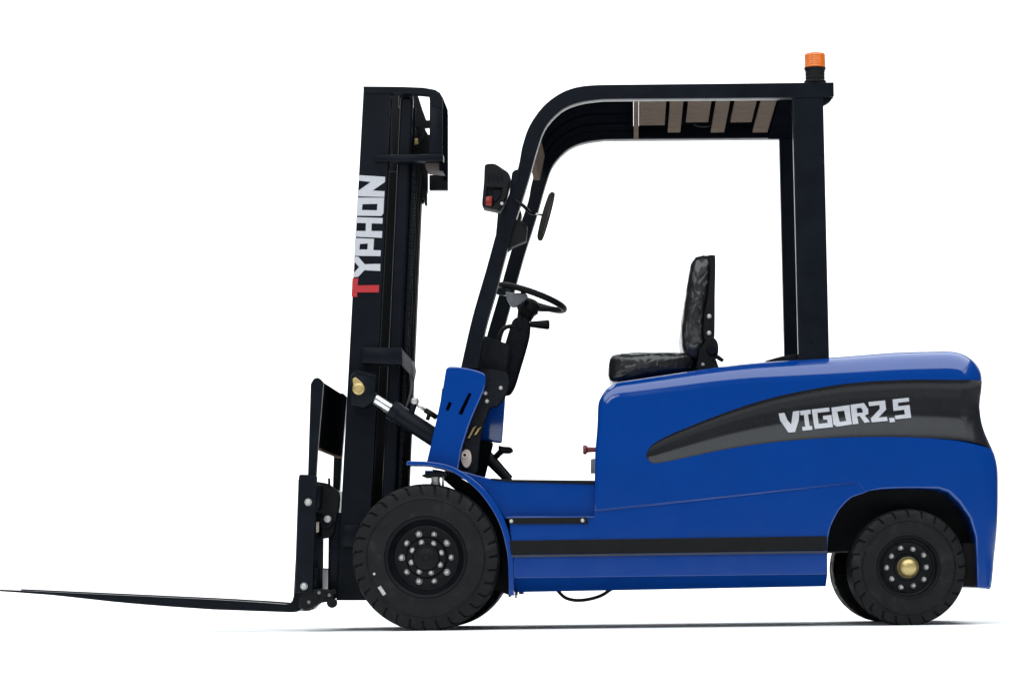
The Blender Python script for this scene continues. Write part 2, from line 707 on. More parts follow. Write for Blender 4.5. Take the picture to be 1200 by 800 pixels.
VG = {
    'V': [[(80, 232), (125, 226), (150, 285), (178, 318), (192, 216), (243, 210), (236, 290), (206, 378), (155, 382), (92, 285)]],
    'I': [[(247, 211), (328, 201), (331, 234), (309, 238), (321, 331), (339, 329), (341, 360), (265, 368), (262, 337), (287, 335), (277, 242), (252, 245)]],
    'G': [[(338, 200), (474, 185), (478, 216), (382, 226), (391, 313), (461, 306), (458, 279), (428, 281), (425, 250), (492, 243), (501, 339), (360, 354)]],
    'O': [[(492, 186), (632, 166), (591, 209), (537, 216)], [(632, 166), (649, 318), (606, 290), (591, 209)],
          [(649, 318), (532, 336), (506, 318), (555, 298), (606, 290)], [(506, 318), (492, 186), (537, 216), (555, 298)]],
    'R': [[(640, 164), (745, 150), (722, 186), (688, 190)], [(745, 150), (778, 198), (780, 234), (752, 247), (736, 224), (735, 208), (722, 186)],
          [(752, 247), (692, 254), (692, 228), (736, 224)], [(640, 164), (688, 190), (692, 228), (692, 254), (701, 312), (656, 318)],
          [(712, 251), (752, 247), (790, 298), (748, 306)]],
    '2': [[(780, 142), (910, 130), (918, 200), (858, 264), (922, 258), (930, 290), (805, 302), (798, 270), (869, 195), (866, 166), (785, 175)]],
    'dot': [[(940, 268), (980, 265), (985, 298), (945, 302)]],
    '5': [[(968, 122), (1095, 108), (1098, 138), (1010, 148), (1013, 176), (1101, 165), (1113, 265), (990, 278), (985, 248), (1064, 240), (1059, 202), (975, 212)]],
}
for k, polys in VG.items():
    glyphs('letter' if k != 'dot' else 'full_stop', polys, 6.667, 900, 450, on_groove, WHITE, GROOVE, cuts=3)

# ---- lower body
chas = [(597, 606, .003), (697, 605.5, .003), (697, 596.0, .001), (1004.5, 561.0, .001), (1015, 572, .001), (1015, 576.6, .003), (997, 583, .005), (990, 589, .005), (982, 598, .005), (977, 607, .005), (972, 618, .005), (969.5, 630, .005),
        (968.5, 650, .004), (968.5, 672.5, .003), (603, 677, .003), (602.5, 655, .003), (600, 633, .003)]
obj('lower_body_panel', rounded_body_bm(chas, YS + .0009, YF - .0009, 3), BLUE, T)
tube('seam_bead', [U(698, 599, YS - .0012), U(1004, 565.2, YS - .0004)], .0017, BLUE, T, 10)
# sill: folds in under the panel
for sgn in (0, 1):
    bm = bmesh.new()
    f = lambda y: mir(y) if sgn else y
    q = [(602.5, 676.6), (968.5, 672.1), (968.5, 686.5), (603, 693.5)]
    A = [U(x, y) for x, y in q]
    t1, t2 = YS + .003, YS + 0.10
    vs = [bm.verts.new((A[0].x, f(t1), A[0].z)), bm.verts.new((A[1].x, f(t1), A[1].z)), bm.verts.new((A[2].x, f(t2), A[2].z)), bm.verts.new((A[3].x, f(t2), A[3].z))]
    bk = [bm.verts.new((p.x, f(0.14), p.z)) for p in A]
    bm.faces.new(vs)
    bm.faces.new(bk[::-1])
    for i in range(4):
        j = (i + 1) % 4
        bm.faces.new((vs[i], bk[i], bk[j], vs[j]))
    obj('sill', bm, SHADE_BLUE, T)
# dark belly plate between the sills
A, B = U(604, 691), U(967, 686)
obj('belly_plate', box_bm((A.x, 0.14, A.z + .004), (B.x, mir(0.14), A.z + .03), 0.003), BLACK, T)
# black rubbing strip with its lip
for yy in (YS - .006, mir(YS - .006)):
    ya, yb = (yy, YS + .01) if yy < 0 else (mir(YS + .01), yy)
    prism('rubbing_strip', [(597.5, 633.5), (968, 628), (968.3, 644.5), (599.5, 649.5)], ya, yb, BLACK, T, 0.003, meas=0.0)
    prism('strip_lip', [(600, 650.2), (968.3, 645.2), (968.3, 647.8), (600.3, 652.8)], ya, yb, LIP, T, 0.001, meas=0.0)
# step with black tread strip
st = [(536, 551), (546, 553), (560, 557), (578, 561.5), (600, 563.5), (697, 567), (699, 608), (592, 608), (585, 596), (572, 577), (556, 562.5)]
obj('floor_side_panel', prism_bm(st, YS + .035, mir(YS + .035), 0.003, meas=0.0), BLUE, T)
prism('floor_mat', [(575, 560.2), (600, 562), (697, 563), (697, 567.5), (600, 564.8), (578, 562.6)], YS + .03, mir(YS + .03), BLACK, T, 0.002, meas=0.0)
prism('step_ledge', [(594, 604.8), (697, 604.4), (697, 606.5), (595, 607.2)], YS - .004, YS + .05, BLUE, T, 0.0015, meas=0.0)
tr = prism('step_tread', [(595.5, 607.2), (688, 606.2), (690, 613.6), (598, 614.2)], YS - .007, YS + .02, BLACK, T, 0.002, meas=0.0)
bolts('step_bolt', [U(x, y) + Vector((0, YS - .007, 0)) for x, y in ((600, 610.6), (683, 609.8))], 0.0062, 0.005, tr)

# ---- front fender, a bent sheet over the wheel
fo = smooth_px([(478, 540.6), (502, 541.2), (525, 545), (540, 551.5), (556, 562), (572, 577), (586, 597), (595, 617), (600, 637), (602.5, 657), (603, 697)], 4)
fi = smooth_px([(478, 545.5), (502, 546), (521, 549.5), (536, 556), (551, 566.5), (565, 580), (579, 600), (588, 619), (593, 638), (596, 657), (597, 697)], 4)
for a, b in ((YS - .004, 0.20), (mir(0.20), mir(YS - .004))):
    prism('fender', fo + fi[::-1], a, b, BLUE, T, 0.003, meas=0.0)
inn = [(x - 2.2, y + 2.2) for x, y in fi]
prism('fender_liner', [(x - 1, y + 1) for x, y in fi[4:]] + [(575, 690), (560, 610), (530, 572), (500, 556)][0:3], 0.205, mir(0.205), BLACK, T, 0.0, meas=0.0)
prism('drive_axle', [(455, 600), (520, 585), (598, 600), (600, 690), (455, 690)], 0.22, mir(0.22), BLACK, T, 0.01, meas=0.1)
tube('fender_bolt', [U(604.5, 690, -.02), U(604.7, 700.5, -.02)], 0.0035, BLACK, T, 8)
tube('fender_bolt', [U(597, 692, -.02), U(597.3, 699, -.02)], 0.005, BLACK, T, 8)
# fender support above the wheel
br = lathe('fender_mount', [(0, .0), (.02, 0), (.02, .012), (.017, .013), (.017, .045), (0, .045)], U(510.5, 569, 0.02), STEEL, T, (0, 0, 1), 16)
tube('mount_stud', [U(519, 571, .0), U(519.5, 552, .0)], 0.0045, STEEL, br, 8)
prism('mount_flange', [(493, 557.0), (502, 553.2), (524, 552.0), (524, 557.5), (498, 559.2)], -.02, .09, BLACK, br, 0.001)

# ---- cowl: blue side plates with two slots
cw = smooth_px([(500, 541.5), (506, 516), (512, 489), (518, 460), (522.5, 433)], 3) + smooth_px([(525, 429.6), (534, 429.4), (545, 430.6), (558, 433.5), (566.5, 436.8)], 3) + \
    smooth_px([(569.3, 440), (569, 447), (566.6, 458.5), (557.6, 479), (551, 495), (545, 513), (540, 530), (537, 551)], 3) + [(525, 546.5), (512, 542.5)]
sl1 = [(526.2, 470), (529.6, 472), (525.6, 481.6), (522.0, 479.6)]
sl2 = [(549.3, 460.0), (552.8, 461.2), (541.6, 486.2), (537.2, 484.4)]
for a, b, z in ((-.002, .032, 0), (mir(.032), mir(-.002), 1)):
    c_ = prism('cowl_plate', cw, a, b, BLUE, T, 0.006, meas=0.0, seg=3)
    cut(c_, [prism_bm(s, a - .1, b + .1, 0, meas=0.0) for s in (sl1, sl2)])
prism('cowl_front', [(503, 541), (524, 433), (533, 433), (513, 543)], .03, mir(.03), NAVY, T, 0.002, meas=0.0)
prism('dash_panel', [(560, 463), (592.5, 460.5), (588, 519), (561, 516)], .30, .345, BLUE, T, 0.008, meas=0.3)
prism('pedestal', [(552, 512), (577.5, 518), (567.5, 559), (536, 559), (545, 515)], .26, .33, MATT, T, 0.006, meas=.26)
prism('side_console', smooth_px([(562, 432), (594, 436), (594, 459), (582, 476), (573.5, 478), (563, 510), (560, 540), (556, 557), (530, 556), (541, 512), (553, 479), (563, 455)], 2),
      .05, .12, MOULD, T, 0.004, meas=.05)
bolts('console_bolt', [U(x, y, .05) for x, y in ((568.8, 460.5), (570.6, 469.8), (586.8, 454.3))], 0.0062, 0.006, T)
prism('slot_light_block', [(518, 455), (566, 452), (548, 505), (512, 505)], .036, .046, MATT, T, 0.0, meas=.036)  # dark sheet added behind the slots to keep light from showing through
# latch and springs low on the cowl
la = prism('latch_plate', smooth_px([(540.5, 530), (545, 526.5), (550, 527.5), (552.3, 534), (551.5, 543), (547, 548), (542.5, 545), (539.5, 537)], 3), .028, .05, PALE, T, 0.003, meas=.028)
lathe('latch_boss', [(0, -.012), (.012, -.012), (.013, -.009), (.013, .002)], U(544.8, 533, .028), PALE, la, (0, 1, 0), 16)
lathe('latch_hole', [(0, -.0135), (.006, -.0135), (.006, -.011)], U(544.8, 533, .028), BLACK, la, (0, 1, 0), 12)
for (xa, ya), (xb, yb) in (((556, 500), (549, 513)), ((562, 501), (557, 509))):
    A, B = U(xa, ya, .04), U(xb, yb, .04)
    pts = []
    for i in range(60):
        t = i / 59
        a = t * 7 * 2 * math.pi
        pts.append(A.lerp(B, t) + Vector((math.cos(a) * .005, math.sin(a) * .005, math.cos(a) * .002)))
    tube('return_spring', pts, 0.0016, BRASS, T, 6)
# pedals
pd = tube('pedal_arm', smooth_path([U(566, 530, .4), U(578, 536, .4), U(586, 530, .4), U(590, 527, .4)], 4), [.012] * 12 + [.01], BLACK, T, 10)
prism('pedal_pad', smooth_px([(584, 521.5), (591, 523), (598, 523.5), (600.5, 527), (597, 530), (589, 530), (584, 528)], 3), .36, .46, BLACK, pd, 0.004, meas=.36)
tube('pedal_linkage', [U(568, 533, .3), U(597, 564, .3)], [.021, .015], BLACK, T, 12)
tube('pedal_linkage', [U(574, 531, .42), U(599, 560, .42)], .009, NAVY, T, 10)

# ---- overhead guard
go = smooth_px([(540, 431), (553.5, 372), (570, 315), (585, 261), (597, 226), (607.3, 196), (612, 172), (620.5, 147.5), (636, 125.5), (654, 111), (674, 102.8), (698, 99.8), (740, 99.2)], 4) + [(860, 98), (977, 96.6)]
gi = [(977.3, 113.2), (945, 114.2), (860, 115), (740, 115.8)] + smooth_px([(706, 116.2), (684, 119), (666, 124.5), (652, 134), (638, 151), (629, 176), (620, 208), (612, 234), (603, 262), (593.5, 296), (579.5, 348), (569, 385), (560, 431)], 4)
for a, b in ((0.0, 0.07), (mir(.07), mir(0.0))):
    prism('guard_rail', go + gi, a, b, NAVY, T, 0.0025, meas=0.0)
    prism('rear_post', [(928.6, 113), (964.8, 113), (972, 425), (936, 425)], a + .004, b + (-.004), NAVY, T, 0.005, meas=0.0)
    prism('end_gusset', smooth_px([(964.8, 112), (976, 112), (972.5, 118.5), (965.3, 123)], 3), a + .02, b - .02, NAVY, T, 0.002, meas=0.0)
# roof: solid front sheet, rear sheet, hanging slats
sh_o = smooth_px([(621.5, 150), (637, 128), (655, 113.5), (675, 105.2), (699, 102), (742, 101.4)], 4)
sh_i = smooth_px([(742, 106), (700, 106.5), (677, 109.5), (658, 117.5), (641, 131), (626.5, 152)], 4)
prism('front_roof_sheet', sh_o + sh_i, .07, mir(.07), MATT, T, 0.0, meas=0.0)
for yy in (.3, .56, .82):
    bm = bmesh.new()
    add_tube(bm, smooth_path([U(x, y, 0) + Vector((0, yy, 0)) for x, y in ((628, 153), (642, 132), (659, 118.5), (678, 110.6), (700, 107.5), (738, 107))], 4), .004, 6)
    obj('roof_rib', bm, MATT, T)
prism('front_cross_bar', [(624, 152), (632, 152), (626, 183), (618, 183)], .07, .70, TAN, T, 0.003, meas=0.0)
prism('roof_edge_bar', [(742.5, 101), (748.5, 101), (748.5, 115.5), (742.5, 115.5)], .07, mir(.07), TAN, T, 0.0, meas=0.0)
prism('rear_roof_sheet', [(749, 101), (930, 99), (930, 102), (749, 104)], .07, mir(.07), MATT, T, 0.0, meas=0.0)
for x0, x1, ye, yz in ((750, 781, .70, 110.5), (785.5, 801.5, .93, 109), (807, 834.5, .62, 110.5), (840, 857, .93, 109), (862, 888, .62, 110.5), (893, 912, .93, 109)):
    prism('roof_slat', [(x0, yz), (x1, yz - .3), (x1, yz + 4), (x0, yz + 4.3)], .07, ye, TAN, T, 0.002, meas=0.0)
prism('roof_long_bar', [(749, 103), (930, 101), (930, 117), (749, 118)], .945, .985, MATT, T, 0.003, meas=0.0)
prism('rear_cross_beam', [(914, 101.5), (962, 101), (962, 116), (914, 116)], .07, mir(.07), MATT, T, 0.003, meas=0.0)
tube('roof_handle', smooth_path([U(812, 139, .9), U(815, 146, .9), U(826, 148, .9), U(836, 145, .9), U(839, 139, .9)], 5), .006, BLACK, T, 8)
prism('post_foot', [(897, 422.5), (915, 417.5), (934, 414.5), (936, 425), (897, 426)], .06, .2, BLACK, T, 0.002, meas=.06)
# wiring and brackets at the top of the pillar
prism('pillar_bracket', smooth_px([(600, 203), (604, 199), (609, 201), (607, 212), (601, 222), (597, 226)], 2), -.004, .05, NAVY, T, 0.002, meas=0.0)
prism('mirror_bracket', [(607, 256), (617.5, 262.5), (616, 281), (600, 288), (590.5, 296), (584, 283), (592, 262)], .02, .1, BLACK, T, 0.003, meas=0.0)
bolts('bracket_bolt', [U(590.4, 281, -.0005), U(603.7, 234.5, -.0005), U(614.6, 263.6, .0195)], 0.005, 0.008, T, NAVY)

# mirror on its arm
dirm = (U(647, 225, .06) - U(631, 282, .06)).normalized()
axm = Vector((dirm.z, 0, -dirm.x))
mc = U(639.5, 253.5, .06)
arm = tube('mirror_arm', smooth_path([U(604, 235, -.005), U(613, 241, -.01), U(620, 248, .03), U(626, 250.3, .06)], 4), .007, NAVY, T, 8)
tube('arm_pin', [U(624, 250.2, .06), U(636, 252, .06)], .0042, STEEL, arm, 8)
lathe('mirror', [(0, -.013), (.06, -.0125), (.088, -.010), (.097, -.004), (.099, .004), (.095, .011), (.09, .011), (.085, .008), (0, .008)], mc, GLASS, T, axm, 40)

# headlights, one on each pillar
hl = smooth_px([(567, 244.7), (565.8, 240), (568, 215), (568.7, 198), (570.5, 195.3), (574, 194.4), (581, 194.8), (589.5, 200), (598, 207.5), (596, 222), (592, 236), (585, 248.5)], 3)
for a, b in ((-.06, .06), (mir(.06), mir(-.06))):
    h = prism('headlight', hl, a, b, BLACK, T, 0.008, meas=0.0, seg=3)
    if a < 0:
        cut(h, [prism_bm([(571, 221), (590, 222), (588, 233), (578, 245), (569, 243)], a - .1, a + .02, 0, meas=0.0)])
        prism('indicator_lens', [(569.8, 232.5), (577.6, 232), (576.6, 244), (569.2, 243)], a + .004, a + .03, LENS, h, 0.002, meas=0.0)
        prism('bulb_holder', smooth_px([(579, 225), (588, 225.5), (587, 232), (581, 238), (578.5, 231)], 2), a + .006, a + .03, NAVY, h, 0.002, meas=0.0)
        lathe('pivot_bolt', [(0, -.008), (.006, -.007), (.007, 0)], U(589, 241, 0) + Vector((0, a, 0)), STEEL, h, (0, 1, 0), 12)
        for i in range(4):
            x = 571 + i * 5.0
            prism('cooling_rib', [(x, 206 + i * .4), (x + 2.3, 205.4), (x + 4.6, 215), (x + 2.6, 216)], a - .003, a + .01, NAVY, h, 0.001, meas=0.0)

# beacon on the roof
bc = U(955.2, 97.2, .035)
b0 = lathe('beacon', [(0, 0), (.043, 0), (.043, .006), (.037, .010), (.0385, .020), (.037, .022), (.0385, .032), (.0375, .036), (.0395, .050), (.0425, .052), (.0425, .058), (0, .058)], bc, BLACK, T, (0, 0, 1), 32)
prof = [(.0405, .055), (.0415, .058)]
for i in range(6):
    z = .060 + i * .0085
    prof += [(.0412 - i * .0003, z), (.0418 - i * .0003, z + .003), (.0405 - i * .0003, z + .0055)]
prof += [(.038, .1125), (.032, .115), (0, .116)]
lathe('beacon_lens', prof, bc, ORANGE, b0, (0, 0, 1), 32)
for i in range(12):
    a = i * math.pi / 6 + .2
    d = Vector((math.cos(a), math.sin(a), 0))
    if i == 0:
        bm = bmesh.new()
        add_tube(bm, [bc + d * .0395 + Vector((0, 0, z)) for z in (.060, .085, .110)], .0014, 6)
        obj('lens_rib', bm, ORANGE, b0, loc=bc + d * .0395)
        r0 = bpy.data.objects['lens_rib']
    else:
        repeat(r0, b0, bc + d * .0395)

# ---- steering column, wheel and lever
prism('steering_column', smooth_px([(600, 376), (605, 371.5), (616, 371.5), (620.3, 378), (619.5, 392), (615, 410), (609, 430), (602, 452), (594, 461.5), (577, 457), (581, 432), (591, 404), (596.5, 386)], 3),
      .46, .60, MOULD, T, 0.03, meas=.46, seg=3)
prism('dash_cover', [(552, 399), (569, 392.5), (577, 396), (584, 398.6), (592, 401), (596.5, 405), (589, 456), (550, 446)], .13, .40, MOULD, T, 0.006, meas=.1)
tube('dash_pipe', smooth_path([U(601, 382, .4), U(594, 383, .4), U(588.5, 387, .4), U(585.5, 394, .4), U(585, 402, .4)], 4), .0085, BLACK, T, 8)
prism('column_seam', [(608, 369), (610.5, 369), (611.5, 384), (607, 386)], .452, .47, BLACK, T, 0.001, meas=.455)
lv = tube('direction_lever', [U(616, 379.5, .5), U(622, 379.8, .5)], .007, BLACK, T, 10)
tube('lever_grip', [U(621, 379.8, .5), U(624, 380, .5), U(635, 380.3, .5), U(642, 380.4, .5), U(644, 380.4, .5)], [.011, .013, .017, .020, .015], BLACK, lv, 14)
swc = U(623, 348.8, YC)
e1 = (U(664, 363, YC) - U(582, 334.5, YC)).normalized()
e2 = Vector((0, 1, 0))
nrm = e1.cross(e2)
if nrm.z < 0:
    nrm = -nrm
tl = math.radians(4.6)
e2 = (e2 * math.cos(tl) - nrm * math.sin(tl)).normalized()
nrm = e1.cross(e2)
if nrm.z < 0:
    nrm = -nrm
RW = 0.1405
bm = bmesh.new()
pts = [swc + (e1 * math.cos(a) + e2 * math.sin(a)) * RW for a in [2 * math.pi * i / 56 for i in range(57)]]
add_tube(bm, pts, .0130, 12, caps=False)
SW = obj('steering_wheel', bm, BLACK, T, loc=swc)
for ang in (0.15, math.pi / 2 + .5, math.pi + .2, -math.pi / 2 - .3):
    d = e1 * math.cos(ang) + e2 * math.sin(ang)
    tube('spoke', [swc - nrm * .035 + d * .03, swc - nrm * .02 + d * .08, swc + d * (RW - .004)], [.013, .011, .008], BLACK, SW, 8)
lathe('hub', [(0, .004), (.028, .002), (.042, -.012), (.046, -.045), (.036, -.058), (.030, -.085), (0, -.085)], swc - nrm * .01, BLACK, SW, nrm, 24)
prism('switch_pod', smooth_px([(592, 341), (601, 343), (611, 343), (618.5, 345.5), (614, 352), (606, 358), (599, 358.5), (594, 351)], 3), .44, .50, GREY, T, 0.006, meas=.44)
prism('switch_stalk', smooth_px([(580, 338), (588, 337), (596, 341), (592, 346), (581, 344)], 2), .46, .5, NAVY, T, 0.003, meas=.46)

# ---- seat
prism('seat_base', [(733, 436), (838, 416), (845, 436), (733, 452)], .40, .74, BLACK, T, 0.006, meas=.36)
cu = [(713.5, 428), (716, 418.5), (723, 414.2), (747, 412.6), (775, 412.2), (800, 413), (812, 417), (812, 431), (790, 436), (759, 441), (735, 445.5), (718, 446.5), (713.5, 440)]
SEAT = obj('seat_cushion', pad_bm(cu, .32, .80, .35, edge=.06, amp=.0045, freq=13), FILM, T, smooth=80)
bk = [(815.5, 301.2), (810, 310), (806.5, 328), (803.3, 349), (799.6, 372), (798, 393), (799.5, 406), (806, 418.5), (818, 421), (825.5, 413), (826, 392), (828, 360), (833, 340), (835, 310), (833, 299.8), (824, 298.6)]
BACK = obj('seat_backrest', pad_bm(bk, .32, .80, .35, edge=.05, amp=.004, freq=12), FILM, T, smooth=80)
bp = prism('backrest_shell', smooth_px([(829, 299.6), (836.5, 299.2), (838.3, 303), (838, 330), (837.6, 349), (837.3, 392), (835, 398), (824.5, 398), (824.8, 372), (827, 358), (830, 342), (832, 315)], 2), .31, .81, BLACK, BACK, 0.004, meas=.33)
bolts('shell_bolt', [U(x, y, .33) + Vector((0, -.021, 0)) for x, y in ((831, 371), (830.8, 390.6))], 0.0075, 0.006, BACK)
rc = prism('recliner', smooth_px([(828, 398), (834, 394.5), (840, 399), (842, 408), (840.5, 418), (836, 424), (841, 433), (818, 434), (818, 420), (821, 408)], 3), .30, .36, BLACK, T, 0.005, meas=.30)
lathe('recliner_cap', [(0, -.012), (.018, -.011), (.022, -.005), (.022, .002)], U(834.5, 410, .30), NAVY, rc, (0, 1, 0), 20)
bolts('recliner_bolt', [U(823.8, 427, .298)], 0.006, 0.006, rc)
tube('recliner_lever', [U(836, 415, .31), U(842, 419, .31), U(847.5, 422.8, .31)], [.006, .009, .007], BLACK, rc, 8)

# ---- emergency stop on the front of the hood
ax = Vector((-1, 0, 0))
es = lathe('emergency_stop', [(0, .058), (.016, .058), (.0185, .054), (.0185, .046), (.011, .040), (.0095, .006), (.014, .004), (.014, -.01)], U(700.5, 526.5, .06), REDP, T, ax, 24)
prism('key_switch', [(692.4, 537.5), (698, 537), (698, 554), (692, 554)], .03, .08, GREY, T, 0.002, meas=.03)

# ---- loose cable under the body
tube('hanging_cable', smooth_path([U(x, y, .12) for x, y in ((650, 686), (655, 693), (662, 699.5), (672, 702.6), (684, 702.6), (697, 700), (707, 696), (716, 690), (724, 686))], 5), .0068, BLACK, T, 10)

# ---- wheels
def tyre_bm(c, R, W, lugs, r_in, steer=0.0):
    """c: centre on the outer face plane; W: width into +Y"""
    prof = [(r_in, .006), (r_in * 1.04, .0), (r_in * 1.10, .0015), (R * .70, -.004), (R * .785, -.006), (R * .797, -.011), (R * .812, -.006), (R * .855, -.005), (R * .865, -.005), (R * .955, -.001), (R * .968, .001),
            (R * .988, .012), (R * .997, .022), (R, .04), (R, W * .5 - .001), (R * .985, W * .5), (R, W * .5 + .001), (R, W - .04), (R * .997, W - .022), (R * .985, W - .010), (R * .93, W), (R * .6, W + .004), (r_in, W - .006)]
    sub = [0.0, .02, .16, .18, .3, .47, .64, .82]
    bm = bmesh.new()
    rings = []
    angs = []
    for l in range(lugs):
        for s in sub:
            angs.append((2 * math.pi * (l + s) / lugs, s in (.02, .16)))
    for i, (r, h) in enumerate(prof):
        ring = []
        for a, g in angs:
            far = h > W * .5
            skew = min(h, W - h) * 1.4 / R
            aa = a + (skew if not far else skew + math.pi / lugs)
            rr, hh = r, h
            if g and r > R * .86:
                rr = r - R * .06
                if h < .02:
                    hh = h + .012
                if r < R * .96:
                    rr, hh = r, h + .009
            ring.append(bm.verts.new((rr * math.cos(aa), hh, rr * math.sin(aa))))
        rings.append(ring)
    n = len(angs)
    for a, b in zip(rings, rings[1:]):
        for k in range(n):
            j = (k + 1) % n
            bm.faces.new((a[k], a[j], b[j], b[k]))
    M = Matrix.Translation(c) @ Matrix.Rotation(steer, 4, 'Z')
    bmesh.ops.transform(bm, matrix=M, verts=bm.verts)
    return bm


def wheel(cx, cy, R, W, y0, rear=False, steer=0.0, far=False):
    C = U(cx, cy, YS)
    C = Vector((C.x, y0, R - .003))
    ri = R * (.545 if not rear else .53)
    rot = Matrix.Translation(C) @ Matrix.Rotation(steer + (math.pi if far else 0), 4, 'Z')
    bm = bmesh.new()
    if not rear:
        prof = [(ri + .003, .10), (ri + .004, .008), (ri + .001, .001), (ri - .006, .000), (ri - .010, .004), (ri * .93, .016), (ri * .90, .034), (ri * .86, .040), (ri * .83, .046), (ri * .80, .052), (ri * .74, .054),
                (ri * .52, .050), (ri * .50, .040), (ri * .48, .036), (ri * .345, .035), (ri * .335, .020), (ri * .30, .014), (ri * .12, .012), (ri * .10, .008), (0, .008)]
    else:
        prof = [(ri + .003, .10), (ri + .004, .008), (ri + .001, .002), (ri - .005, .001), (ri - .009, .006), (ri * .94, .022), (ri * .90, .032), (ri * .84, .036), (ri * .80, .042), (ri * .74, .044),
                (ri * .45, .040), (ri * .42, .034), (ri * .30, .032), (0, .030)]
    add_lathe(bm, prof, (0, 0, 0), (0, 1, 0), 56)
    bmesh.ops.transform(bm, matrix=rot, verts=bm.verts)
    w = obj('front_wheel' if not rear else 'rear_wheel', bm, RIM, T, loc=C)
    tb = tyre_bm(Vector((0, 0, 0)), R, W, 31 if not rear else 24, ri)
    bmesh.ops.transform(tb, matrix=rot, verts=tb.verts)
    ty = obj('tyre', tb, RUBBER, w, loc=C, smooth=30)
    if far:
        return w
    q = lambda r, a, h: rot @ Vector((r * math.cos(a), h, r * math.sin(a)))
    if not rear:
        bolts('lug_nut', [q(29.2 / 300, 2 * math.pi * i / 10 + .62, .053) for i in range(0, 10, 2)], .0100, .017, w)
        bolts('lug_nut', [q(28.8 / 300, 2 * math.pi * i / 10 + .62, .053) for i in range(1, 10, 2)], .0086, .022, w)
        bolts('hub_bolt', [q(18.3 / 300, 2 * math.pi * i / 8 + .3, .036) for i in range(8)], .0083, .015, w)
        lathe('hub_cap', [(0, -.003), (.012, -.003), (.014, .0), (.034, .004), (.042, .010), (.043, .024)], rot @ Vector((0, .008, 0)), BLACK, w, (0, 1, 0), 28)
        # sticker and dot on the sidewall
        A = q(64 / 300, math.radians(216.5), -.0042)
        d = Vector((0.55, 0, -.84))
        e = Vector((.84, 0, .55))
        bm = bmesh.new()
        add_prism(bm, [A + d * s * .019 + e * t * .007 for s, t in ((-1, -1), (1, -1), (1, 1), (-1, 1))], A.y - .002, A.y + .004)
        obj('sticker', bm, STICK, w)
        lathe('paint_dot', [(0, -.003), (.005, -.002), (.006, .004)], q(63 / 300, math.radians(197), -.004), STICK, w, (0, 1, 0), 10)
    else:
        bolts('lug_nut', [q((24.3 if i % 2 else 22.6) / 300, 2 * math.pi * i / 10 + .0, .043) for i in range(10)], .0080, .016, w)
        lathe('hub_cap', [(0, -.020), (.012, -.0195), (.024, -.016), (.032, -.009), (.036, .002), (.037, .034)], rot @ Vector((0, .0, 0)), BRASS, w, (0, 1, 0), 32)
        ax_ = rot.to_3x3() @ Vector((0, 1, 0))
        lathe('cap_ring', [(.0385, .010), (.0415, .014), (.0415, .034)], rot @ Vector((0, .0, 0)), BRASS, w, ax_, 32)
    return w


RF = 86.2 / 300
wheel(499, 654, RF, .20, YS - .002)
wheel(499, 654, RF, .20, mir(YS - .002), far=True)
RR = 68.4 / 300
wheel(1064.8, 667.5, RR, .17, YS + .0, rear=True, steer=math.radians(2.2))
wheel(1064.8, 667.5, RR, .17, mir(YS) + .03, rear=True, far=True, steer=math.radians(2.2))
# wheel housing, axle and mudguard at the back
hs = [(1010, 571), (1110, 571), (1125, 588), (1137, 606), (1144, 630), (1144, 640), (966, 646), (968, 620), (975, 600), (990, 583)]
prism('wheel_housing', hs, YS + .24, mir(YS + .24), BLACK, T, 0.0, meas=0.0)
prism('steer_axle', [(1030, 640), (1100, 640), (1100, 690), (1030, 690)], .2, mir(.2), BLACK, T, 0.01, meas=.2)
prism('mudguard', [(1128, 636), (1142.6, 636), (1144, 686), (1128, 686.5)], YS + .05, YS + .3, GREY, T, 0.003, meas=0.0)
bpy.data.objects['mudguard'].data.materials[0] = mat('dusty_black', (0.010, 0.009, 0.0095), 0.8, var=0.2, spec=0.05)

# ---- mast
def ml(d, y):
    return (426 - 0.0534 * (y - 102) + d, y)


YM = 0.20
YN = mir(YM)
RAILS = []
for a, b in ((YM, YM + .055), (YN - .055, YN)):
    r_ = prism('outer_mast_rail', [ml(0, 102), ml(33, 103), ml(36, 703), ml(0, 703)], a, b, NAVY, T, 0.004, meas=YM)
    RAILS.append(r_)
    prism('inner_mast_rail', [ml(43, 112), ml(58, 112), ml(64, 700), ml(47, 700)], min(a, b) + .03, max(a, b) + .025, NAVY, T, 0.012, meas=YM, seg=3)
    bm = bmesh.new()
    add_tube(bm, [U(*ml(54, 122), YM), U(*ml(56, 400), YM), U(*ml(59, 690), YM)], .022, 16)
    for v in bm.verts:
        v.co.y += (.10 if a < .5 else .62) - 0.0
    obj('lift_cylinder', bm, NAVY, T)
prism('mast_light_block', [ml(28, 190), ml(68, 190), ml(73, 700), ml(30, 700)], .46, .52, BLACK, T, 0.004, meas=YM)  # dark backing added to block light between the rails
prism('mast_foot_plate', [ml(0, 640), ml(60, 640), ml(60, 703), ml(0, 703)], YM + .06, YN - .06, BLACK, T, 0.004, meas=YM)
